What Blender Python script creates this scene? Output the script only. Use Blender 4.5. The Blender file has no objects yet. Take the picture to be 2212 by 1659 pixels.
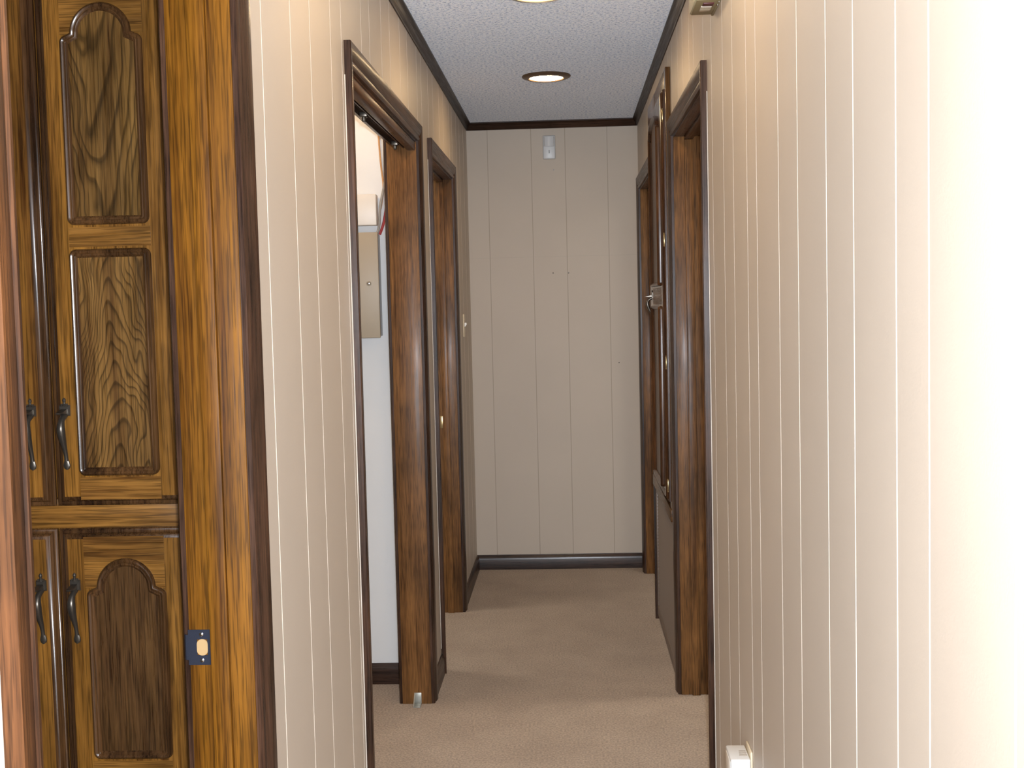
import bpy, bmesh, math, random
from mathutils import Vector, Matrix
random.seed(7)
SC = bpy.context.scene
COL = SC.collection

# ------------------------------------------------------------------ helpers
def link(o):
    COL.objects.link(o)
    return o

def tag(o, label=None, cat=None, group=None, kind=None):
    if label: o['label'] = label
    if cat: o['category'] = cat
    if group: o['group'] = group
    if kind: o['kind'] = kind
    return o

def thing(name, loc, label, cat, group=None, kind=None):
    o = link(bpy.data.objects.new(name, None))
    o.location = loc
    o.empty_display_size = .05
    return tag(o, label, cat, group, kind)

def world_loc(o):
    v = Vector(o.location)
    while o.parent:
        o = o.parent
        v += Vector(o.location)
    return v

class MB:
    """collects shapes given in world coordinates; build() links them as ONE mesh object"""
    def __init__(self):
        self.bm = bmesh.new()
    def _merge(self, b, mat):
        for f in b.faces: f.material_index = mat
        me = bpy.data.meshes.new('tmp'); b.to_mesh(me); b.free()
        self.bm.from_mesh(me); bpy.data.meshes.remove(me)
    def box(self, x0, x1, y0, y1, z0, z1, bev=0, mat=0, seg=2):
        b = bmesh.new()
        bmesh.ops.create_cube(b, size=1)
        for v in b.verts:
            v.co = Vector(((x0+x1)/2+v.co.x*(x1-x0), (y0+y1)/2+v.co.y*(y1-y0), (z0+z1)/2+v.co.z*(z1-z0)))
        if bev:
            bmesh.ops.bevel(b, geom=list(b.edges), offset=bev, segments=seg, profile=.5, affect='EDGES')
        self._merge(b, mat)
        return self
    def loft(self, rings, close_ends=True, mat=0, closed=True):
        b = bmesh.new()
        vs = [[b.verts.new(p) for p in r] for r in rings]
        n = len(rings[0])
        for i in range(len(rings)-1):
            for j in range(n if closed else n-1):
                k = (j+1) % n
                b.faces.new((vs[i][j], vs[i][k], vs[i+1][k], vs[i+1][j]))
        if close_ends:
            b.faces.new(list(reversed(vs[0]))); b.faces.new(vs[-1])
        bmesh.ops.recalc_face_normals(b, faces=list(b.faces))
        self._merge(b, mat)
        return self
    def tube(self, path, radii, seg=10, mat=0, flat=(1, 1)):
        path = [Vector(p) for p in path]
        if not isinstance(radii, (list, tuple)): radii = [radii]*len(path)
        rings = []
        prev = None
        for i, p in enumerate(path):
            t = (path[min(i+1, len(path)-1)]-path[max(i-1, 0)]).normalized()
            if prev is None:
                ref = Vector((1, 0, 0)) if abs(t.x) < .9 else Vector((0, 1, 0))
                nrm = (ref - t*ref.dot(t)).normalized()
            else:
                nrm = (prev - t*prev.dot(t)).normalized()
            prev = nrm
            bi = t.cross(nrm)
            rings.append([p+nrm*(radii[i]*flat[0]*math.cos(2*math.pi*k/seg))+bi*(radii[i]*flat[1]*math.sin(2*math.pi*k/seg)) for k in range(seg)])
        return self.loft(rings, True, mat)
    def lathe(self, prof, origin, axis='Z', seg=40, mat=0, caps=True):
        ox, oy, oz = origin
        rings = []
        for r, h in prof:
            ring = []
            for k in range(seg):
                c, s = r*math.cos(2*math.pi*k/seg), r*math.sin(2*math.pi*k/seg)
                if axis == 'Z': ring.append((ox+c, oy+s, oz+h))
                elif axis == 'Y': ring.append((ox+c, oy+h, oz+s))
                else: ring.append((ox+h, oy+c, oz+s))
            rings.append(ring)
        return self.loft(rings, caps, mat)
    def build(self, name, mats, parent=None, smooth=True, angle=35):
        if not isinstance(mats, (list, tuple)): mats = [mats]
        org = world_loc(parent) if parent else Vector((0, 0, 0))
        for v in self.bm.verts: v.co -= org
        me = bpy.data.meshes.new(name)
        for f in self.bm.faces: f.smooth = smooth
        if smooth:
            lim = math.radians(angle)
            for e in self.bm.edges:
                if len(e.link_faces) == 2 and e.calc_face_angle(0) > lim: e.smooth = False
        self.bm.to_mesh(me); self.bm.free()
        for m in mats: me.materials.append(m)
        o = link(bpy.data.objects.new(name, me))
        if parent: o.parent = parent
        return o

# ------------------------------------------------------------------ materials
def new_mat(name):
    m = bpy.data.materials.new(name); m.use_nodes = True
    nt = m.node_tree
    return m, nt, nt.nodes['Principled BSDF']

def plain(name, col, rough=.5, metal=0, spec=.5, coat=0):
    m, nt, p = new_mat(name)
    p.inputs['Base Color'].default_value = (*col, 1)
    p.inputs['Roughness'].default_value = rough
    p.inputs['Metallic'].default_value = metal
    p.inputs['Specular IOR Level'].default_value = spec
    p.inputs['Coat Weight'].default_value = coat
    p.inputs['Coat Roughness'].default_value = .1
    return m

def N(nt, t, **k):
    n = nt.nodes.new(t)
    for a, v in k.items(): setattr(n, a, v)
    return n

def math_n(nt, op, a, b=None):
    n = N(nt, 'ShaderNodeMath', operation=op)
    for i, v in enumerate((a, b)):
        if v is None: continue
        if isinstance(v, (int, float)): n.inputs[i].default_value = v
        else: nt.links.new(v, n.inputs[i])
    return n.outputs[0]

def mixc(nt, fac, a, b, mode='MIX'):
    n = N(nt, 'ShaderNodeMix', data_type='RGBA', blend_type=mode)
    for i, v in ((0, fac), (6, a), (7, b)):
        if isinstance(v, (int, float)): n.inputs[i].default_value = v
        elif isinstance(v, tuple): n.inputs[i].default_value = (*v, 1)
        else: nt.links.new(v, n.inputs[i])
    return n.outputs[2]

def noise(nt, vec, scale, detail=3, rough=.5, dist=0, mul=None):
    if mul:
        mp = N(nt, 'ShaderNodeMapping'); nt.links.new(vec, mp.inputs[0])
        mp.inputs['Scale'].default_value = mul
        vec = mp.outputs[0]
    n = N(nt, 'ShaderNodeTexNoise')
    nt.links.new(vec, n.inputs['Vector'])
    n.inputs['Scale'].default_value = scale
    n.inputs['Detail'].default_value = detail
    n.inputs['Roughness'].default_value = rough
    n.inputs['Distortion'].default_value = dist
    return n.outputs['Fac']

def ramp(nt, fac, stops):
    r = N(nt, 'ShaderNodeValToRGB')
    nt.links.new(fac, r.inputs[0])
    el = r.color_ramp.elements
    while len(el) < len(stops): el.new(.5)
    for e, (p, c) in zip(el, stops):
        e.position = p
        e.color = (*c, 1) if isinstance(c, tuple) else (c, c, c, 1)
    return r.outputs[0]

def wood(name, light, dark, axis='Z', rough=.32, across=26., along=1.3, stain=.45, pores=.45,
         cathedral=None, coat=.06, bump=.06, contrast=(.34, .66), seed=0., spec=.2):
    """stained oak: long growth bands, fine pores, cloudy stain; optional cathedral arches"""
    m, nt, p = new_mat(name)
    tc = N(nt, 'ShaderNodeTexCoord')
    mp0 = N(nt, 'ShaderNodeMapping'); nt.links.new(tc.outputs['Object'], mp0.inputs[0])
    mp0.inputs['Location'].default_value = (seed*1.7, seed*.9, seed*2.3)
    v = mp0.outputs[0]
    def sc(ac, al):
        s = [ac, ac, ac]; s['XYZ'.index(axis)] = al
        return tuple(s)
    band = noise(nt, v, 1, 4, .55, .5, sc(across, along))
    fine = noise(nt, v, 1, 3, .6, .2, sc(across*5.5, along*3))
    f = math_n(nt, 'ADD', math_n(nt, 'MULTIPLY', band, .55), math_n(nt, 'MULTIPLY', fine, .45))
    col = ramp(nt, f, [(contrast[0], dark), ((contrast[0]+contrast[1])/2, tuple((a*.55+b*.45) for a, b in zip(light, dark))), (contrast[1], light)])
    if cathedral:
        sx = N(nt, 'ShaderNodeSeparateXYZ'); nt.links.new(tc.outputs['Object'], sx.inputs[0])
        ua, ctr, k, freq = cathedral
        u = sx.outputs['XYZ'.index(ua)]; z = sx.outputs['XYZ'.index(axis)]
        wob = noise(nt, v, 1, 2, .5, 0, sc(14, 5))
        uu = math_n(nt, 'SUBTRACT', math_n(nt, 'ADD', u, math_n(nt, 'MULTIPLY', math_n(nt, 'SUBTRACT', wob, .5), .10)), ctr)
        para = math_n(nt, 'MULTIPLY', math_n(nt, 'POWER', math_n(nt, 'ADD', math_n(nt, 'MULTIPLY', uu, uu), .00006), .75), k)
        ph = math_n(nt, 'ADD', math_n(nt, 'MULTIPLY', math_n(nt, 'ADD', z, para), freq), math_n(nt, 'MULTIPLY', wob, 2.6))
        fr = math_n(nt, 'FRACT', ph)
        ln = ramp(nt, fr, [(0, .10), (.12, .22), (.20, 1.), (.70, .95), (.9, .6), (1, .2)])
        col = mixc(nt, .68, col, ln, 'MULTIPLY')
    pr = noise(nt, v, 1, 1, .5, 0, sc(420, 14))
    pl = ramp(nt, pr, [(.36, 1-pores), (.5, 1.)])
    col = mixc(nt, 1., col, pl, 'MULTIPLY')
    st = noise(nt, v, 5.5, 4, .6, 0, sc(1.6, .7))
    sl = ramp(nt, st, [(.36, 1-stain), (.62, 1.)])
    col = mixc(nt, 1., col, sl, 'MULTIPLY')
    nt.links.new(col, p.inputs['Base Color'])
    rg = ramp(nt, fine, [(.3, max(0, rough-.08)), (.7, rough+.12)])
    nt.links.new(rg, p.inputs['Roughness'])
    p.inputs['Coat Weight'].default_value = coat
    p.inputs['Coat Roughness'].default_value = .18
    p.inputs['Specular IOR Level'].default_value = spec
    bp = N(nt, 'ShaderNodeBump'); bp.inputs['Strength'].default_value = bump*4; bp.inputs['Distance'].default_value = .0012
    nt.links.new(f, bp.inputs['Height']); nt.links.new(bp.outputs[0], p.inputs['Normal'])
    return m

GOLD, GDARK = (.33, .145, .024), (.060, .021, .005)
M = {}
M['oak_v'] = wood('cabinet_oak_vertical', GOLD, GDARK, 'Z')
M['oak_h'] = wood('cabinet_oak_rail', (.32, .145, .028), (.065, .024, .006), 'X', across=34, along=2)
M['oak_hy'] = wood('cabinet_oak_rail_side', (.20, .095, .032), (.045, .02, .008), 'Y', across=34, along=2)
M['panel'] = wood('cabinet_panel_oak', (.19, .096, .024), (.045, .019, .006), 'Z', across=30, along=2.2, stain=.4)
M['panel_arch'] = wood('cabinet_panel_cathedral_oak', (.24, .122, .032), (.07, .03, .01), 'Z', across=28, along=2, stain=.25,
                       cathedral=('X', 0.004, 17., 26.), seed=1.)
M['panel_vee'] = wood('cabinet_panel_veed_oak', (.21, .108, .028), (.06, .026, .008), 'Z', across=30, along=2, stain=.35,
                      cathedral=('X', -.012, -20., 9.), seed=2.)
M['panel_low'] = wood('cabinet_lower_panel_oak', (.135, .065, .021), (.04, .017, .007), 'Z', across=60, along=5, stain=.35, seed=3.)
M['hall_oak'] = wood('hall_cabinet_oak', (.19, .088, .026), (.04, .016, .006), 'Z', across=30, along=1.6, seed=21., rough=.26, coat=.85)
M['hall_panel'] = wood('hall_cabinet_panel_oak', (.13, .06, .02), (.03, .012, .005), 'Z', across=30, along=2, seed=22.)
M['hall_bead'] = wood('hall_cabinet_bead_oak', (.13, .05, .016), (.025, .010, .005), 'Z', across=30, along=1.6, seed=23., rough=.3, coat=.25)
M['bead'] = wood('cabinet_bead_dark_oak', (.12, .054, .018), (.03, .013, .006), 'Z', rough=.26, coat=.5, seed=2.)
M['jamb'] = wood('jamb_oak', (.26, .104, .009), (.062, .02, .003), 'Z', across=34, along=1.1, stain=.35, seed=5., coat=0, rough=.48, spec=.12)
M['jamb_far'] = wood('jamb_walnut_stain', (.30, .138, .042), (.09, .038, .014), 'Z', across=24, along=1.3, stain=.45, seed=8., coat=.06, rough=.42, spec=.25)
M['jamb_y'] = wood('head_jamb_walnut_stain', (.20, .09, .04), (.04, .018, .011), 'Y', across=24, along=1.3, stain=.55, seed=9.)
M['trim'] = wood('casing_dark_walnut', (.10, .046, .024), (.020, .009, .006), 'Z', rough=.30, across=40, along=1.5, stain=.5, coat=.4, seed=11.)
M['trim_y'] = wood('casing_dark_walnut_along', (.12, .06, .032), (.022, .011, .008), 'Y', rough=.36, across=60, along=2, stain=.5, coat=.15, seed=12.)
M['trim_x'] = wood('casing_dark_walnut_cross', (.07, .034, .02), (.016, .008, .006), 'X', rough=.3, across=60, along=2, stain=.4, coat=.4, seed=13.)
M['crown_y'] = wood('crown_dark_walnut_along', (.042, .022, .014), (.012, .007, .005), 'Y', rough=.4, across=60, along=2, stain=.3, coat=.15, seed=14.)
M['near_trim'] = wood('casing_brown_oak', (.15, .058, .018), (.03, .011, .005), 'Z', rough=.45, across=26, along=1.4, stain=.5, coat=0, seed=15.)

def wall_mat(name, c, var=.04, bump=.08):
    m, nt, p = new_mat(name)
    tc = N(nt, 'ShaderNodeTexCoord')
    n = noise(nt, tc.outputs['Object'], 3, 3)
    col = ramp(nt, n, [(.3, tuple(x*(1-var) for x in c)), (.7, c)])
    nt.links.new(col, p.inputs['Base Color'])
    p.inputs['Roughness'].default_value = .48
    p.inputs['Diffuse Roughness'].default_value = .06
    p.inputs['Specular IOR Level'].default_value = .35
    n2 = noise(nt, tc.outputs['Object'], 260, 3)
    bp = N(nt, 'ShaderNodeBump'); bp.inputs['Strength'].default_value = bump; bp.inputs['Distance'].default_value = .002
    nt.links.new(n2, bp.inputs['Height']); nt.links.new(bp.outputs[0], p.inputs['Normal'])
    return m
M['wall'] = wall_mat('painted_beige_panelling', (.57, .49, .405))
M['groove'] = plain('panelling_groove_cream', (.93, .88, .78), .25, 0, .6)  # lighter groove paint, with the glint of the flash also put into this colour
M['groove_tan'] = plain('panelling_groove_tan', (.40, .33, .25), .5)
M['seam'] = plain('panelling_seam', (.50, .435, .36), .5)
M['white_wall'] = wall_mat('closet_white_paint', (.84, .85, .85))

def carpet():
    m, nt, p = new_mat('beige_cut_pile_carpet')
    tc = N(nt, 'ShaderNodeTexCoord'); v = tc.outputs['Object']
    a = noise(nt, v, 5, 4, .6); b = noise(nt, v, 140, 3, .6); c = noise(nt, v, 420, 2, .6)
    col = ramp(nt, a, [(.30, (.45, .335, .24)), (.68, (.53, .405, .295))])
    sp = ramp(nt, b, [(.34, .62), (.66, 1.16)])
    col = mixc(nt, 1., col, sp, 'MULTIPLY')
    sp2 = ramp(nt, c, [(.3, .8), (.7, 1.1)])
    col = mixc(nt, 1., col, sp2, 'MULTIPLY')
    nt.links.new(col, p.inputs['Base Color'])
    p.inputs['Roughness'].default_value = .95
    p.inputs['Diffuse Roughness'].default_value = .5
    p.inputs['Specular IOR Level'].default_value = .1
    p.inputs['Sheen Weight'].default_value = .25
    h = math_n(nt, 'ADD', b, math_n(nt, 'MULTIPLY', c, .6))
    bp = N(nt, 'ShaderNodeBump'); bp.inputs['Strength'].default_value = .8; bp.inputs['Distance'].default_value = .006
    nt.links.new(h, bp.inputs['Height']); nt.links.new(bp.outputs[0], p.inputs['Normal'])
    return m
M['carpet'] = carpet()

def popcorn():
    m, nt, p = new_mat('popcorn_ceiling_texture')
    tc = N(nt, 'ShaderNodeTexCoord'); v = tc.outputs['Object']
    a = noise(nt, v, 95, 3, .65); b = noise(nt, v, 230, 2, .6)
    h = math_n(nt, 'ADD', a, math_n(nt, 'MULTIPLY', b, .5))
    col = ramp(nt, h, [(.58, (.42, .47, .58)), (.72, (.84, .89, .97)), (.84, (1., 1., 1.0))])  # grey flecks: shade between the popcorn bumps put into the colour
    nt.links.new(col, p.inputs['Base Color'])
    p.inputs['Roughness'].default_value = .9
    p.inputs['Diffuse Roughness'].default_value = 1
    bp = N(nt, 'ShaderNodeBump'); bp.inputs['Strength'].default_value = 1; bp.inputs['Distance'].default_value = .009
    nt.links.new(h, bp.inputs['Height']); nt.links.new(bp.outputs[0], p.inputs['Normal'])
    return m
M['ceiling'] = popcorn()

M['iron'] = plain('antique_pewter_iron', (.11, .095, .078), .34, .8)
M['steel'] = plain('polished_strike_steel', (.075, .085, .125), .24, .75)
M['chrome'] = plain('chrome', (.7, .7, .7), .15, 1)
M['brass'] = plain('brass', (.50, .38, .20), .28, .9)
M['raw_wood'] = plain('raw_pale_wood', (.42, .27, .12), .7)
M['caulk'] = plain('white_caulk', (.68, .62, .54), .5, 0, .4)
M['bronze'] = plain('bronze_trim_ring', (.16, .105, .07), .35, .5)
M['nickel'] = plain('nickel_trim_ring', (.52, .46, .40), .28, .8)
M['tan_metal'] = plain('tan_enamelled_steel', (.44, .36, .255), .45, 0)
M['grey_metal'] = plain('grey_painted_steel', (.36, .36, .37), .4, .3)
M['white_plastic'] = plain('white_plastic', (.80, .80, .78), .35)
M['cream_plastic'] = plain('warm_white_plastic', (.86, .80, .72), .4)
M['sensor_plastic'] = plain('sensor_grey_white_plastic', (.62, .63, .64), .35)
M['sensor_lens'] = plain('sensor_lens_plastic', (.68, .69, .70), .22)
M['beige_plastic'] = plain('aged_beige_plastic', (.50, .45, .29), .4)
M['beige_dark'] = plain('aged_olive_plastic', (.30, .24, .125), .5)
M['pale_beige'] = plain('pale_label_plastic', (.70, .62, .52), .5)
M['ivory'] = plain('ivory_plastic', (.74, .64, .47), .35)
M['black'] = plain('black_slot', (.015, .013, .012), .6)
M['dark_red'] = plain('dark_red_plastic', (.10, .012, .018), .4)
M['print_grey'] = plain('grey_print', (.42, .37, .31), .6)
M['red_cable'] = plain('red_cable_jacket', (.45, .05, .05), .4)
M['grey_cable'] = plain('grey_cable_jacket', (.33, .31, .28), .45)
M['orange_cable'] = plain('orange_cable_jacket', (.55, .30, .12), .45)
M['vent_brown'] = plain('brown_vent_enamel', (.19, .14, .11), .45, .1)
M['clear_plastic'] = plain('dull_zinc', (.40, .40, .36), .4, .6)

def emit(name, col, s):
    m, nt, p = new_mat(name)
    p.inputs['Base Color'].default_value = (*col, 1)
    p.inputs['Emission Color'].default_value = (*col, 1)
    p.inputs['Emission Strength'].default_value = s
    return m
M['lens_on'] = emit('lit_lamp_lens', (1., .70, .38), 90.)
M['lens_off'] = plain('frosted_lamp_lens', (.72, .70, .66), .4)

# ------------------------------------------------------------------ dimensions (metres)
XL, XR, YE, H = -.523, .3835, 6.654, 2.40
TW = .105                      # partition thickness
XLB, XRB = XL-TW, XR+TW
ZT = 2.012                     # underside of head jambs
CW = .058                      # casing width

# ------------------------------------------------------------------ setting: floor, ceiling
o = MB().box(-3, 3, -3.4, 7.0, -.06, 0).build('floor', M['carpet'])
tag(o, 'worn beige cut pile carpet along the hall floor', 'floor', kind='structure')
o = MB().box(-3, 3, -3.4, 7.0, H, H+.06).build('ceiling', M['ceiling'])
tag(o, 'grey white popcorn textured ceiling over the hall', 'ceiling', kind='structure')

GW = .0055
def partition(name, xf, xb, y0, y1, openings, grooves, label):
    """hall partition: flat planks with shallow grooves on the hall face, door openings cut through"""
    mb = MB()
    s = 1 if xf < xb else -1
    brk = {y0, y1}
    for ya, yb, za, zb in openings: brk |= {ya, yb}
    for g in grooves:
        if y0 < g-GW/2 and g+GW/2 < y1: brk |= {g-GW/2, g+GW/2}
    brk = sorted(brk)
    for a, b in zip(brk, brk[1:]):
        if b-a < 1e-5: continue
        mid = (a+b)/2
        gr = any(abs(mid-g) < GW/2 for g in grooves)
        x = xf + (s*.0012 if gr else 0)
        spans = [(0, H)]
        for ya, yb, za, zb in openings:
            if ya < mid < yb:
                spans = [(0, za)] if za > 0 else []
                if zb < H: spans.append((zb, H))
        for za, zb in spans:
            mb.box(min(x, xb), max(x, xb), a, b, za, zb, mat=1 if gr else 0)
    o = mb.build(name, [M['wall'], M['groove']], smooth=False)
    return tag(o, label, 'wall', kind='structure')

J = .018
# doorways: near jamb face y0, far jamb face y1
L1 = (1.149, 1.965); L2 = (3.052, 4.385); L3 = (4.812, 5.715)
R1 = (3.452, 4.462); R2 = (5.62, 6.49)
CAB = (4.60, 5.49)
def op(d): return (d[0]-J, d[1]+J, 0, ZT+J)
gl = [1.0, 2.170, 2.405, 2.592, 2.822, 2.960, 3.257, 3.397, 3.617, 3.792, 4.02, 4.205, 4.465, 4.60, 4.82, 4.995, 5.225, 5.405, 5.665, 5.80, 6.02, 6.195, 6.425, 6.6]
pat = [0, .259, .391, .606, .780, 1.008]
gr = [1.083+k*1.195+q for k in range(-2, 5) for q in pat]
partition('wall_left', XL, XLB, .2, YE+.1, [op(L1), op(L2), op(L3)], gl, 'beige grooved panelling on the left hall wall with three doorways')
partition('wall_right', XR, XRB, -.6, YE+.1, [op(R1), op(R2), (CAB[0], CAB[1], .06, 2.24)], gr, 'beige grooved panelling on the right hall wall')

mb = MB()
ge = [-.412, -.180, .0, .223]
brk = sorted([XL, XR]+[g+d for g in ge for d in (-.0022, .0022)])
for a, b in zip(brk, brk[1:]):
    g_ = any(abs((a+b)/2-g) < .002 for g in ge)
    y = YE+(.0012 if g_ else 0)
    if g_: mb.box(a, b, y, YE+.1, 0, H, mat=1)
    else:
        mb.box(a, b, y, YE+.1, 0, 1.6825); mb.box(a, b, y+.0004, YE+.1, 1.6825, 1.6845, mat=2); mb.box(a, b, y, YE+.1, 1.6845, H)
o = mb.build('wall_end', [M['wall'], M['groove_tan'], M['seam']], smooth=False)
tag(o, 'beige panelled wall closing the far end of the hall', 'wall', kind='structure')

def wall(name, boxes, mat, label):
    mb = MB()
    for b in boxes: mb.box(*b)
    return tag(mb.build(name, mat, smooth=False), label, 'wall', kind='structure')
# closet (behind the second left doorway), side rooms and the room behind the camera
YC = 4.635
wall('wall_closet', [(-1.7, XLB, YC, YC+.09, 0, H), (-1.7, -1.6, 2.72, YC, 0, H), (-1.7, XLB, 2.68, 2.74, 0, H)], M['white_wall'],
     'white painted wall inside the utility closet on the left')
wall('wall_side_left', [(-2.9, -2.8, -3.4, 6.8, 0, H), (-2.9, -.9+.28, 6.66, 6.76, 0, H), (-2.8, XLB, .2, .3, 0, H)], M['white_wall'],
     'white outer wall of the rooms on the left')
wall('wall_side_right', [(2.8, 2.9, -3.4, 6.8, 0, H), (XRB, 2.9, 6.66, 6.76, 0, H), (XRB, 2.8, 2.7, 2.8, 0, H)], M['white_wall'],
     'white outer wall of the rooms on the right')
wall('wall_back', [(-2.9, 2.9, -3.4, -3.3, 0, H)], M['white_wall'], 'white wall of the room behind the viewer')

# crown moulding
def crown(name, p0, p1, d, label, mat):
    """p0->p1 along the wall, d = direction into the hall"""
    prof = [(0, 0), (.004, 0), (.006, .006), (.010, .010), (.013, .020), (.020, .030), (.024, .034), (.024, .040), (0, .040)]
    rings = []
    for p in (p0, p1):
        rings.append([(p[0]+d[0]*a, p[1]+d[1]*a, H-.040+h) for a, h in prof])
    o = MB().loft(rings).build(name, mat)
    return tag(o, label, 'moulding', kind='structure')
crown('trim_1', (XL, .2), (XL, YE), (1, 0), 'dark stained crown moulding along the left wall', M['crown_y'])
crown('trim_2', (XR, -.6), (XR, YE), (-1, 0), 'dark stained crown moulding along the right wall', M['crown_y'])
crown('trim_3', (XL, YE), (XR, YE), (0, -1), 'dark stained crown moulding across the end wall', M['trim_x'])

def baseboard(name, runs, label, mat):
    mb = MB()
    prof = [(0, 0), (.013, 0), (.013, .055), (.011, .066), (.007, .073), (.005, .080), (0, .080)]
    for p0, p1, d in runs:
        mb.loft([[(p[0]+d[0]*a, p[1]+d[1]*a, h) for a, h in prof] for p in (p0, p1)])
    return tag(mb.build(name, mat), label, 'baseboard', kind='structure')
ce = CW+.004
baseboard('baseboard_left', [((XL, L1[1]+ce), (XL, L2[0]-ce), (1, 0)), ((XL, L2[1]+ce), (XL, L3[0]-ce), (1, 0)), ((XL, L3[1]+ce), (XL, YE), (1, 0))],
          'dark stained baseboard between the left doorways', M['trim_y'])
baseboard('baseboard_right', [((XR, -.6), (XR, R1[0]-ce), (-1, 0))], 'dark stained baseboard under the right wall panelling', M['trim_y'])
baseboard('baseboard_end', [((XL, YE), (XR, YE), (0, -1))], 'dark stained baseboard along the end wall', M['trim_x'])
baseboard('baseboard_closet', [((-1.6, YC), (XLB, YC), (0, -1))], 'dark baseboard under the white utility closet wall', M['trim_x'])

# ------------------------------------------------------------------ outlines
def arch_path(u0, u1, v0, v1, arched, r=.013, sh=.056):
    """closed outline, counter-clockwise"""
    pts = []
    def arc(cx, cy, rad, a0, a1, n=6):
        for i in range(n+1):
            a = math.radians(a0+(a1-a0)*i/n)
            pts.append((cx+rad*math.cos(a), cy+rad*math.sin(a)))
    arc(u0+r, v0+r, r, 180, 270); arc(u1-r, v0+r, r, 270, 360)
    if not arched:
        arc(u1-r, v1-r, r, 0, 90); arc(u0+r, v1-r, r, 90, 180)
    else:
        cu = (u0+u1)/2; vs = v1-sh
        Ra = sh
        hw = (u1-u0)/2-.019
        Rw = hw
        arc(u1-r, vs-r, r, 0, 80)
        for i in range(25):
            a = math.radians(2+176*i/24)
            pts.append((cu+Rw*math.cos(a), vs+.002+(Ra-.002)*math.sin(a)))
        arc(u0+r, vs-r, r, 100, 180)
    return pts

def offset(pts, d):
    n = len(pts); out = []
    for i in range(n):
        p0, p, p1 = Vector(pts[i-1]), Vector(pts[i]), Vector(pts[(i+1) % n])
        e0, e1 = (p-p0), (p1-p)
        if e0.length < 1e-7: e0 = e1
        if e1.length < 1e-7: e1 = e0
        e0.normalize(); e1.normalize()
        n0, n1 = Vector((-e0.y, e0.x)), Vector((-e1.y, e1.x))
        m = (n0+n1)
        if m.length < 1e-4: m = n0
        m.normalize()
        k = d/max(.45, m.dot(n0))
        q = p+m*k
        out.append((q.x, q.y))
    return out

# ------------------------------------------------------------------ doorways
CPROF = [(0, 0), (0, .009), (.004, .012), (.010, .0125), (.013, .0095), (.018, .0095), (.022, .013), (.040, .0165), (.050, .018), (.056, .018), (CW, .016), (CW, 0)]
def doorway(name, side, d, label, stop=True, rear=False, caulk=False, jm='jamb_far', cm='trim', nm=None):
    y0, y1 = d
    xf, xb = (XL, XLB) if side < 0 else (XR, XRB)
    n = -side                                        # into the hall
    root = thing(name, ((xf+xb)/2, (y0+y1)/2, 0), label, 'doorway', kind='structure')
    def bx(a, b, ya, yb, za, zb, nm_, mt, bev=.0012):
        x0, x1 = xf+side*a, xf+side*b
        return MB().box(min(x0, x1), max(x0, x1), ya, yb, za, zb, bev).build(nm_, mt, root)
    bx(0, TW, y0-J, y0, 0, ZT+J, 'side_jamb', M[jm])
    bx(0, TW, y1, y1+J, 0, ZT+J, 'side_jamb', M[jm])
    bx(0, TW, y0, y1, ZT, ZT+J, 'head_jamb', M['jamb_y'])
    if stop:
        a, b = .038, .068
        bx(a, b, y0, y0+.011, 0, ZT-.011, 'door_stop', M[jm], .002)
        bx(a, b, y1-.011, y1, 0, ZT-.011, 'door_stop', M[jm], .002)
        bx(a, b, y0, y1, ZT-.011, ZT, 'head_stop', M['jamb_y'], .002)
    R = .004
    def casing(xw, nn, which, mt):
        def P(t, h, kind):
            if kind == 'n0': return (xw+nn*h, y0-R-t, 0)
            if kind == 'n1': return (xw+nn*h, y0-R-t, ZT+R+t)
            if kind == 'f0': return (xw+nn*h, y1+R+t, 0)
            if kind == 'f1': return (xw+nn*h, y1+R+t, ZT+R+t)
        ks = {'near': ('n0', 'n1'), 'far': ('f0', 'f1'), 'head': ('n1', 'f1')}[which]
        return MB().loft([[P(t, h, k) for t, h in CPROF] for k in ks]).build('casing' if which != 'head' else 'head_casing', mt, root)
    casing(xf, n, 'near', M[nm or cm]); casing(xf, n, 'far', M[cm]); casing(xf, n, 'head', M['trim_y'])
    if rear:
        casing(xb, -n, 'far', M[cm])
    if caulk:
        x0, x1 = xf, xf+n*.002
        o = MB().box(min(x0, x1), max(x0, x1), y0-R-CW-.0045, y0-R-CW+.001, .10, ZT-.02, .0006).build('caulk_line', M['caulk'], root)
        o['label'] = 'thin white caulk line along the casing edge'
    return root

D1 = doorway('door_1', -1, L1, 'open doorway nearest on the left, framing the wooden cupboard', rear=True, jm='jamb', cm='trim', nm='near_trim')
D2 = doorway('door_2', -1, L2, 'wide open doorway of the utility closet, second on the left', stop=False, rear=True, caulk=True)
D3 = doorway('door_3', -1, L3, 'dark wooden doorway farthest along the left wall', caulk=True)
D4 = doorway('door_4', 1, R1, 'dark wooden doorway on the right between panelling and tall cabinet', caulk=True)
D5 = doorway('door_5', 1, R2, 'dark wooden doorway at the far right corner', cm='trim')

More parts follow.
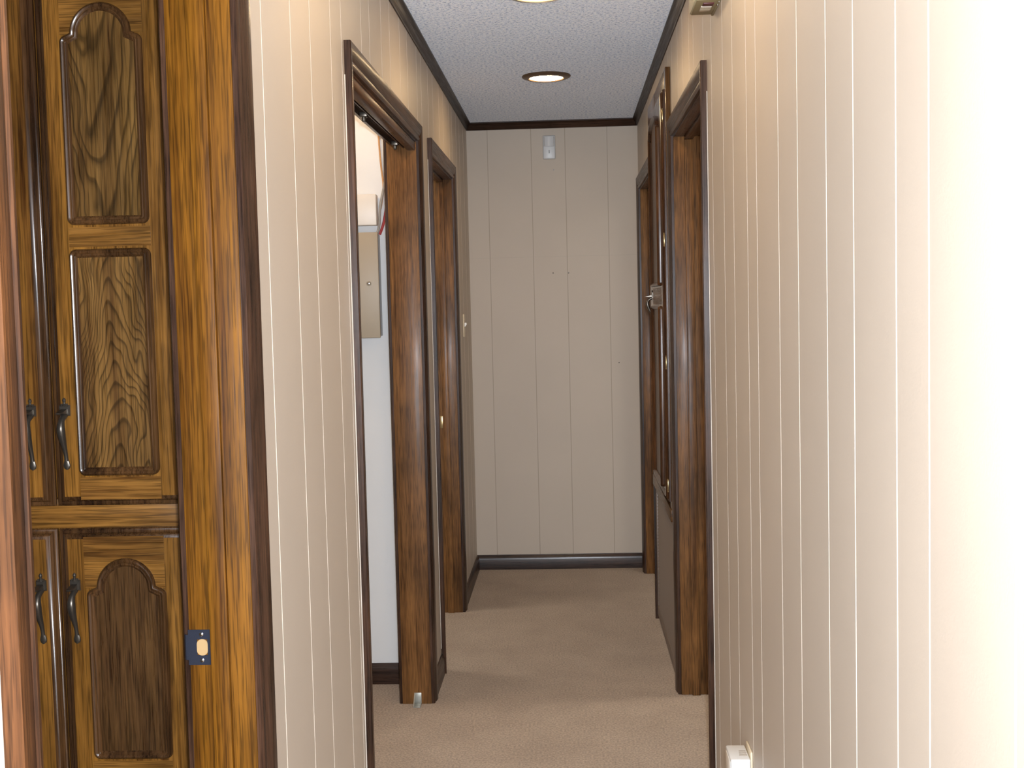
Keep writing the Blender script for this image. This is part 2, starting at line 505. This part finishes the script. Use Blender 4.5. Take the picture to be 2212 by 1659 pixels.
# strike plate on the near left jamb
def strike(root, xc, yj, zc, w, h, mat, lip=True):
    mb = MB()
    t = .0016
    # plate as a frame around the latch hole
    x0, x1, z0, z1 = xc-w/2, xc+w/2, zc-h/2, zc+h/2
    hx0, hx1, hz0, hz1 = xc-.0035, xc+.0135, zc-.013, zc+.013
    for q in ((x0, hx0, z0, z1), (hx1, x1, z0, z1), (hx0, hx1, z0, hz0), (hx0, hx1, hz1, z1)):
        mb.box(q[0], q[1], yj-t, yj, q[2], q[3])
    if lip:
        pr = [(x0, yj-t), (x0-.004, yj-t+.0003), (x0-.007, yj+.002), (x0-.007, yj+.0035), (x0-.004, yj+.0014), (x0, yj)]
        mb.loft([[(a, b, zc-h*.36) for a, b in pr], [(a, b, zc+h*.36) for a, b in pr]])
    p = mb.build('strike_plate', mat, root); p['label'] = 'polished steel strike plate'
    for dz in (-.0215, .0215):
        s = MB()
        s.lathe([(.0034, 0), (.0034, -.0006), (.0022, -.0014), (0.0002, -.0016)], (xc+.004, yj-t, zc+dz), 'Y', 14)
        s.box(xc+.004-.0028, xc+.004+.0028, yj-t-.0019, yj-t-.0012, zc+dz-.0004, zc+dz+.0004)
        s.build('screw', M['chrome'], p)
    hp = arch_path(hx0-.0005, hx1+.0005, hz0-.0005, hz1+.0005, False, r=.0085)
    MB().loft([[(u, yj-.0018, v) for u, v in hp], [(u, yj-.0004, v) for u, v in hp]]).build('latch_hole', M['raw_wood'], p)
    return p
strike(D1, -.6115, L1[1], .889, .036, .058, M['steel'])
sp = MB().box(-.604, -.592, L3[1]-.0018, L3[1], .868, .925, .0006).build('strike_plate', M['brass'], D3)
sp['label'] = 'small brass strike plate'
# folding door hardware left in the utility closet doorway
tk = MB()
xm = XL-.058
tk.box(xm-.016, xm-.013, L2[0], L2[1], ZT-.022, ZT); tk.box(xm+.013, xm+.016, L2[0], L2[1], ZT-.022, ZT)
tk.box(xm-.016, xm+.016, L2[0], L2[1], ZT-.003, ZT)
t_ = tk.build('folding_door_track', M['trim_y'], D2); t_['label'] = 'dark folding door track under the head'
for yy in (3.62, 4.27):
    MB().box(xm-.011, xm+.011, yy-.012, yy+.012, ZT-.026, ZT-.012, .002).lathe([(.004, -.040), (.006, -.036), (.006, -.026)], (xm, yy, ZT), 'Z', 12).build('track_pivot', M['iron'], t_)
MB().box(XL-.03, XL-.002, L2[0], L2[1], ZT-.03, ZT, .003).build('head_stop', M['jamb_y'], D2)
fb = MB()
xb_ = -.572
fb.box(xb_-.013, xb_+.013, L2[1]-.003, L2[1], .002, .042, .001)
fb.box(xb_-.013, xb_+.013, L2[1]-.045, L2[1], .001, .004, .001)
fb.loft([[(xb_-.013, L2[1]-.003, .042), (xb_-.010, L2[1]-.003, .042), (xb_-.010, L2[1]-.040, .004), (xb_-.013, L2[1]-.040, .004)],
         [(xb_-.013, L2[1]-.001, .042), (xb_-.010, L2[1]-.001, .042), (xb_-.010, L2[1]-.001, .004), (xb_-.013, L2[1]-.001, .004)]])
fb.build('floor_bracket', M['clear_plastic'], D2)['label'] = 'small pale metal floor bracket on the jamb foot'

MPROF = [(0, -.001), (0, .0022), (.0018, .0058), (.0045, .0074), (.0072, .0066), (.0092, .0048), (.0110, .0050), (.0135, .0034), (.0160, .0008), (.0160, -.001)]
def moulding(mapf, path, mat, parent, k=1.0, kw=1.0):
    """bead swept round a closed outline"""
    rings = []
    for o_, h in MPROF:
        q = offset(path, o_*kw)
        rings.append([mapf(u, v, h*k) for u, v in q])
    # ring-to-ring loft, closed both ways
    return MB().loft(rings, close_ends=False).build('panel_moulding', mat, parent)

def slab(mb, mapf, u0, u1, v0, v1, steps):
    rings = []
    for w, ins in steps:
        rings.append([mapf(u0+ins, v0+ins, w), mapf(u1-ins, v0+ins, w), mapf(u1-ins, v1-ins, w), mapf(u0+ins, v1-ins, w)])
    mb.loft(rings[:-1], close_ends=False, mat=1)
    return mb.loft([rings[0], rings[-2], rings[-1]], mat=0)

LIP = [(0, 0), (.006, 0), (.0085, .002), (.0095, .005), (.0092, .008), (.0120, .0095), (.0155, .0130), (.0175, .0180), (.018, .0235)]
DT = .018
def pull(mapf, u, v, parent, s=1.0):
    """antique thumb latch pull: finial, plate, thumb lever, bowed grip, leaf foot; v = top"""
    mb = MB()
    P = lambda a, b, w: Vector(mapf(u+a*s, v+b*s, w*s))
    # finial ball on a stem
    mb.tube([P(0, -.001, .003), P(0, -.0035, .003), P(0, -.006, .003), P(0, -.0085, .003), P(0, -.012, .003), P(0, -.016, .003)], [.0006*s, .0026*s, .0034*s, .0024*s, .0022*s, .0050*s], 12)
    # plate with bevelled edge
    def rect(a0, a1, b0, b1, w): return [P(a0, b0, w), P(a1, b0, w), P(a1, b1, w), P(a0, b1, w)]
    mb.loft([rect(-.0095, .0095, -.034, -.0145, 0), rect(-.0095, .0095, -.034, -.0145, .003), rect(-.0075, .0075, -.032, -.0165, .0055)])
    mb.loft([rect(-.006, .006, -.017, -.012, 0), rect(-.006, .006, -.017, -.012, .004)])
    # thumb lever poking out of the plate
    mb.loft([rect(-.006, .006, -.030, -.021, .004), rect(-.0055, .0055, -.0295, -.0235, .014), rect(-.006, .006, -.0285, -.0255, .024), rect(-.004, .004, -.0285, -.0270, .033)])
    # bowed grip, wide at its shoulder
    path = [(-.033, .004), (-.036, .010), (-.041, .0175), (-.049, .0225), (-.058, .0235), (-.069, .0205), (-.082, .0150), (-.096, .0085), (-.108, .0050), (-.116, .0040)]
    rad = [.0062, .0056, .0052, .0066, .0076, .0070, .0056, .0042, .0036, .0038]
    mb.tube([P(0, b, w) for b, w in path], [r*s for r in rad], 12)
    # leaf foot lying on the door
    fp = [(-.113, .0036), (-.118, .0034), (-.124, .0032), (-.129, .0030), (-.132, .0026)]
    fr = [.0032, .0052, .0066, .0056, .0012]
    rings = []
    for (b, w), r in zip(fp, fr):
        rings.append([P(r*math.cos(2*math.pi*k/12), b, w+.0028*math.sin(2*math.pi*k/12)) for k in range(12)])
    mb.loft(rings)
    return mb.build('pull_handle', M['iron'], parent)

def cab_door(root, mapf, u0, u1, v0, v1, panels, rails, handle, mats, name='cabinet_door', mk=1.0, org=None):
    stile, rail, bead = mats
    d = slab(MB(), mapf, u0, u1, v0, v1, LIP).build(name, [stile, bead], root)
    for a, b in rails:
        mb = MB()
        ua, ub = u0+.048, u1-.048
        mb.loft([[mapf(ua, a, DT-.002), mapf(ub, a, DT-.002), mapf(ub, b, DT-.002), mapf(ua, b, DT-.002)],
                 [mapf(ua, a, DT+.0006), mapf(ub, a, DT+.0006), mapf(ub, b, DT+.0006), mapf(ua, b, DT+.0006)]])
        mb.build('rail', rail, d)
    for (a0, a1, b0, b1, arched, pm) in panels:
        path = arch_path(a0, a1, b0, b1, arched)
        m2 = lambda u, v, w: mapf(u, v, w+DT)
        inner = offset(path, .012)
        po = MB()
        po.loft([[m2(u, v, -.002) for u, v in inner], [m2(u, v, .0015) for u, v in inner]])
        # give each panel its own origin so its figure is centred on it
        c = Vector(m2((a0+a1)/2, b0, 0))
        e = po.build('door_panel', pm, d)
        off = c-world_loc(d)
        e.data.transform(Matrix.Translation(-off)); e.location = off
        moulding(m2, path, bead, d, mk)
    if handle:
        pull(lambda u, v, w: mapf(u, v, w+DT), handle[0], handle[1], d)
    return d

# ------------------------------------------------------------------ linen cupboard seen through the near left doorway
YF = 2.218                                          # face frame plane
lc = thing('linen_cupboard', (-.94, YF+.2, 0), 'tall golden oak cupboard with arched panel doors behind the near left doorway', 'cupboard')
mf = lambda u, v, w: (u, YF-w, v)
MB().box(-1.235, -.645, YF+.018, YF+.40, .0, 2.385, .002).build('carcass', M['oak_v'], lc)
for x0, x1 in ((-1.235, -1.185), (-.700, -.645)):
    MB().box(x0, x1, YF, YF+.018, 0, 2.385, .001).build('frame_stile', M['oak_v'], lc)
for z0, z1 in ((0, .09), (1.034, 1.098), (2.10, 2.385)):
    MB().box(-1.185, -.700, YF+.001, YF+.018, z0, z1, .001).build('frame_rail', M['oak_h'], lc)
mats = (M['oak_v'], M['oak_h'], M['bead'])
for k, (u0, u1) in enumerate(((-.9395, -.695), (-1.188, -.9435))):
    pu0, pu1 = (u0+.047, u1-.0485) if k == 0 else (u0+.0485, u1-.047)
    hu = u0+.026 if k == 0 else u1-.033
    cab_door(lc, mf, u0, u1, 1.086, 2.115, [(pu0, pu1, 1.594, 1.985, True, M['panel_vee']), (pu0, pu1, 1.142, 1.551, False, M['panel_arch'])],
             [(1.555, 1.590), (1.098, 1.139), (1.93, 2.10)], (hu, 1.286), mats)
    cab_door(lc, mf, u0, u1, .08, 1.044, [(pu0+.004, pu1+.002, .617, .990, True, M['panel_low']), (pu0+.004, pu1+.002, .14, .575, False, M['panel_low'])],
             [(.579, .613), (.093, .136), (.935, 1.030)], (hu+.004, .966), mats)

# ------------------------------------------------------------------ tall cabinet on the right wall with return air grille
XF = XR-.018
rc = thing('hall_cabinet', (XR+.1, (CAB[0]+CAB[1])/2, 0), 'tall dark oak cabinet with one arched panel door, right wall past the doorway', 'cabinet')
mr = lambda u, v, w: (XF-w, u, v)
C0, C1 = 4.555, 5.53
mb = MB()
mb.box(XR+.002, XR+.42, CAB[0]+.004, CAB[1]-.004, .07, 2.235, .002)
mb.build('carcass', M['hall_oak'], rc)
for a, b in ((C0, C0+.05), (5.13, C1)):
    MB().box(XF, XR, a, b, .64, 2.275, .0015).build('frame_stile', M['hall_oak'], rc)
MB().box(XF+.001, XR, C0+.05, 5.13, 2.17, 2.275, .0015).build('frame_rail', M['oak_hy'], rc)
MB().box(XF-.004, XR, C0, C1, .618, .665, .003).build('frame_rail', M['oak_hy'], rc)
dr = cab_door(rc, mr, 4.582, 5.150, .690, 2.200,
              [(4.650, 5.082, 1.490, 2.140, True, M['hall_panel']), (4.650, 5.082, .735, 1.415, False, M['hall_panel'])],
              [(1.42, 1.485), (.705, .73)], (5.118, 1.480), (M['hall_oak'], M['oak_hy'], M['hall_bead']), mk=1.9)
for z in (2.107, 1.656, 1.207, .752):
    h = MB()
    h.lathe([(.0005, -.026), (.0032, -.0235), (.0024, -.021), (.0040, -.018), (.0040, .018), (.0024, .021), (.0032, .0235), (.0005, .026)], (XF-.010, 4.578, z), 'Z', 12)
    h.build('hinge', M['brass'], dr)
# grille
gf = MB()
for q in ((4.585, 5.53, .590, .618), (4.585, 5.53, .03, .075), (4.585, 4.625, .075, .590), (5.49, 5.53, .075, .590)):
    gf.box(XR-.010, XR, q[0], q[1], q[2], q[3], .002)
g = gf.build('vent_grille', M['vent_brown'], rc)
g['label'] = 'brown return air vent grille in the cabinet base'
sl = MB()
n = 36
for i in range(n):
    z = .082+(.585-.082)*i/(n-1)
    sl.loft([[(XR-.007, 4.622, z-.004), (XR-.0055, 4.622, z-.0045), (XR+.004, 4.622, z+.005), (XR+.0025, 4.622, z+.0055)],
             [(XR-.007, 5.493, z-.004), (XR-.0055, 5.493, z-.0045), (XR+.004, 5.493, z+.005), (XR+.0025, 5.493, z+.0055)]])
sl.build('louvre_slats', M['vent_brown'], g)

# ------------------------------------------------------------------ recessed ceiling lights
def can_light(y, x, label, lens, ring, group='recessed hall ceiling lights'):
    r = thing('recessed_ceiling_light', (x, y, H), label, 'ceiling light', group)
    MB().lathe([(.074, -.0005), (.103, -.0005), (.104, -.004), (.100, -.008), (.086, -.013), (.075, -.0135), (.071, -.010), (.071, -.0005)], (x, y, H), 'Z', 56, caps=False).build('trim_ring', ring, r)
    MB().lathe([(.0712, -.004), (.070, -.0085), (.058, -.0125), (.040, -.0150), (.020, -.0163), (.001, -.0167)], (x, y, H), 'Z', 40).build('lamp_lens', lens, r)
    return r
can_light(5.348, -.073, 'lit recessed ceiling light with bronze ring nearest the end wall', M['lens_on'], M['bronze'])
can_light(3.925, -.076, 'recessed ceiling light with pale metal ring at the top edge', M['lens_on'], M['nickel'])
can_light(2.52, -.075, 'lit recessed ceiling light nearest the camera, above the first doorway', M['lens_on'], M['bronze'])

# ------------------------------------------------------------------ small things on the walls
# motion sensor on the end wall
s = thing('motion_sensor', (-.084, YE, 2.197), 'grey white motion sensor box high on the end wall', 'sensor')
MB().box(-.117, -.051, YE-.020, YE, 2.197, 2.321, .006, seg=3).build('housing', M['sensor_plastic'], s)
ln = MB()
prof = [(-.112, 0), (-.108, .014), (-.098, .020), (-.084, .022), (-.070, .020), (-.060, .014), (-.056, 0)]
ln.loft([[(x, YE-.018-h, z) for x, h in prof] for z in (2.262, 2.265, 2.310, 2.314)])
ln.build('lens_cover', M['sensor_lens'], s)
MB().box(-.0855, -.0825, YE-.0215, YE-.019, 2.227, 2.244, .0006).build('slot', M['black'], s)

# nails and nail holes left in the end wall
def nail(x, z, mat, label, rad=.0032):
    o = MB().tube([(x, YE+.01, z), (x, YE-.004, z), (x, YE-.006, z+.0005)], [.0012, .0012, .0012], 8)
    o.lathe([(.0004, -.0085), (rad, -.0078), (rad, -.006), (.0012, -.0055)], (x, YE, z), 'Y', 12)
    return tag(o.build('nail', mat), label, 'nail')
nail(.005, 1.594, M['chrome'], 'bright nail head beside the middle groove of the end wall')
nail(-.077, 1.596, M['iron'], 'dark nail at picture height on the end wall')
nail(-.062, 2.141, M['grey_metal'], 'small dull nail just under the motion sensor')
nail(.265, 1.110, M['iron'], 'dark nail low on the right of the end wall')

# light switch on the left wall by the end
s = thing('light_switch', (XL, 6.17, 1.335), 'ivory light switch on the left wall near the end wall', 'switch')
MB().box(XL, XL+.006, 6.135, 6.206, 1.278, 1.392, .0025).build('face_plate', M['ivory'], s)
tg = MB(); tg.loft([[(XL+.005, 6.165, 1.325), (XL+.005, 6.176, 1.325), (XL+.005, 6.176, 1.348), (XL+.005, 6.165, 1.348)],
                    [(XL+.017, 6.167, 1.341), (XL+.017, 6.174, 1.341), (XL+.014, 6.174, 1.349), (XL+.014, 6.167, 1.349)]])
tg.build('toggle', M['white_plastic'], s)
for dz in (-.03, .03):
    MB().lathe([(.0032, .0055), (.0032, .0066), (.001, .0072)], (XL, 6.1705, 1.335+dz), 'X', 10).build('screw', M['ivory'], s)

# beige chime box high on the right wall
s = thing('door_chime', (XR-.03, 3.145, 2.155), 'beige plastic box high on the right wall at the top edge', 'chime box')
x0, x1, y0, y1, z0, z1 = XR-.062, XR, 3.058, 3.222, 2.156, 2.335
MB().box(x0, x1-.004, y0, y1, z0, z1, .004).build('housing', M['beige_plastic'], s)
MB().box(x1-.006, x1, y0-.004, y1+.004, z0-.003, z1+.003, .001).build('back_plate', M['beige_dark'], s)
MB().box(x0+.004, x1-.006, y0+.004, y1-.004, z0-.0015, z0+.002, .0005).build('bottom_cover', M['beige_dark'], s)
MB().box(x0+.020, x0+.046, 3.122, 3.170, z0-.004, z0-.001, .0006).build('terminal_strip', M['pale_beige'], s)
MB().box(x0+.022, x0+.048, 3.088, 3.116, z0-.004, z0-.001, .0006).build('lamp_window', M['dark_red'], s)
for yy in (3.135, 3.152):
    MB().box(x0+.0205, x0+.0455, yy-.0016, yy+.0016, z0-.0046, z0-.0038).build('slit', M['beige_dark'], s)
for yy in (3.075, 3.107):
    MB().lathe([(.0008, -.0005), (.0026, .001), (.0026, .004)], (x1-.004, yy, z0-.006), 'Z', 10).build('screw', M['chrome'], s)

# wall outlet with a plug-in adapter near the bottom of the right wall
s = thing('wall_outlet', (XR, 2.718, .384), 'ivory outlet plate low on the right panelled wall', 'outlet')
MB().box(XR-.0055, XR, 2.681, 2.756, .328, .442, .0025).build('face_plate', M['ivory'], s)
for dz in (-.020, .020):
    MB().box(XR-.0072, XR-.0045, 2.703, 2.734, .385+dz-.013, .385+dz+.013, .003).build('socket', M['ivory'], s)
a = thing('plug_in_adapter', (XR-.03, 2.705, .40), 'white plug-in adapter box on the low right outlet', 'adapter')
ax0, ax1 = XR-.050, XR-.0072
MB().box(ax0, ax1, 2.665, 2.757, .330, .432, .0035, seg=3).build('case', M['white_plastic'], a)
MB().box(ax0-.0012, ax0+.002, 2.676, 2.748, .336, .424, .001).build('side_panel', M['cream_plastic'], a)
for i, yy in enumerate((2.692, 2.704, 2.716)):
    MB().box(ax0+.022+.001*i, ax1-.004, yy-.0030, yy+.0030, .4315, .4328, .0003).build('printed_mark', M['print_grey'], a)

# electrical panel, white box and cables on the closet wall
s = thing('electrical_panel', (-.80, YC, 1.33), 'tan steel electrical panel on the white closet wall', 'electrical panel')
MB().box(-.925, -.697, YC-.085, YC, 1.328, 1.705, .003).build('enclosure', M['grey_metal'], s)
MB().box(-.930, -.692, YC-.094, YC-.083, 1.323, 1.710, .003).build('cover', M['tan_metal'], s)
MB().lathe([(.0002, -.012), (.005, -.011), (.0082, -.007), (.009, -.001), (.009, .002)], (-.729, YC-.094, 1.523), 'Y', 20).build('latch_knob', M['chrome'], s)
s = thing('junction_box', (-.80, YC, 1.74), 'white box above the tan electrical panel', 'junction box')
MB().box(-.90, -.700, YC-.055, YC-.006, 1.738, 1.852, .004).build('cover', M['cream_plastic'], s)
MB().box(-.894, -.706, YC-.008, YC, 1.743, 1.847, .001).build('back_plate', M['grey_metal'], s)
def cable(pts, r, mat, name, label):
    # smooth the control points
    P = [Vector(p) for p in pts]; out = []
    for i in range(len(P)-1):
        p0, p1, p2, p3 = P[max(i-1, 0)], P[i], P[i+1], P[min(i+2, len(P)-1)]
        for k in range(8):
            t = k/8
            out.append(.5*((2*p1)+(p2-p0)*t+(2*p0-5*p1+4*p2-p3)*t*t+(3*p1-p0-3*p2+p3)*t**3))
    out.append(P[-1])
    return tag(MB().tube(out, r, 10).build(name, mat), label, 'cable')
yw = YC-.03
cable([(-.702, yw-.012, 1.704), (-.692, yw-.012, 1.738), (-.687, yw-.012, 1.80), (-.675, yw-.010, 1.86), (-.660, yw, 1.93), (-.645, yw+.02, 2.02)], .0048, M['grey_cable'], 'grey_cable', 'grey cable rising from the top of the electrical panel')
cable([(-.694, yw+.004, 1.704), (-.681, yw+.006, 1.738), (-.672, yw+.006, 1.775), (-.659, yw+.006, 1.85), (-.645, yw+.005, 1.95)], .0052, M['red_cable'], 'red_cable', 'red cable beside the grey one above the electrical panel')
cable([(-.690, YC-.006, 2.39), (-.688, YC-.006, 2.20), (-.690, YC-.006, 2.08), (-.685, YC-.006, 1.97), (-.678, YC-.006, 1.88), (-.690, YC-.008, 1.80)], .0035, M['orange_cable'], 'thin_cable', 'thin orange brown cable running down the closet wall')

# ------------------------------------------------------------------ lights
def area(name, loc, rot, size, power, col, shape='RECTANGLE', sy=None):
    l = bpy.data.lights.new(name, 'AREA'); l.shape = shape; l.size = size
    if sy: l.size_y = sy
    l.energy = power; l.color = col
    o = link(bpy.data.objects.new(name, l)); o.location = loc; o.rotation_euler = rot
    return o
def point(name, loc, power, col, r=.06):
    l = bpy.data.lights.new(name, 'POINT'); l.energy = power; l.color = col; l.shadow_soft_size = r
    o = link(bpy.data.objects.new(name, l)); o.location = loc
    return o

W = bpy.data.worlds.new('world'); SC.world = W; W.use_nodes = True
W.node_tree.nodes['Background'].inputs[0].default_value = (.75, .85, 1, 1)
W.node_tree.nodes['Background'].inputs[1].default_value = .3

# camera: solved from the photograph (f = 2680.8 px over 2212 px)
yaw, pitch, roll = .046690524, .064021401, -.023892152
cy, sy, cp, sp_ = math.cos(yaw), math.sin(yaw), math.cos(pitch), math.sin(pitch)
fwd = Vector((-sy*cp, cy*cp, -sp_)); right = Vector((cy, sy, 0)); up = right.cross(fwd)
r2 = right*math.cos(roll)+up*math.sin(roll); u2 = -right*math.sin(roll)+up*math.cos(roll)
cam = bpy.data.cameras.new('camera'); co = link(bpy.data.objects.new('camera', cam))
co.matrix_world = Matrix(((r2.x, u2.x, -fwd.x, 0), (r2.y, u2.y, -fwd.y, 0), (r2.z, u2.z, -fwd.z, 1.43392), (0, 0, 0, 1)))
cam.sensor_fit = 'HORIZONTAL'; cam.sensor_width = 36; cam.lens = 2680.792/2212*36
cam.clip_start = .02
SC.camera = co

# the camera's own flash, just above and beside the lens
fl = area('camera_flash', (.035, -.01, 1.43392+.055), (math.radians(90)-pitch, 0, yaw), .045, 73, (.90, .965, 1.06), sy=.03)
# daylight entering the room behind the viewer
area('room_daylight', (.3, -3.2, .95), (math.radians(104), 0, 0), 2.4, 275, (.88, .94, 1), sy=1.3)
# closet ceiling lamp, then unseen fill lights added in the side rooms for ambient
point('closet_lamp', (-1.0, 4.2, 2.33), 7, (1, .72, .46), .06)
area('left_room_fill', (-1.7, 5.3, 2.36), (0, 0, 0), 1.2, 16, (1, .92, .82))
area('right_room_fill', (1.4, 4.6, 2.36), (0, 0, 0), 1.4, 24, (1, .92, .82))

SC.view_settings.view_transform = 'Standard'
SC.view_settings.look = 'None'
SC.view_settings.exposure = 0
SC.view_settings.gamma = 1
SC.view_settings.use_curve_mapping = False
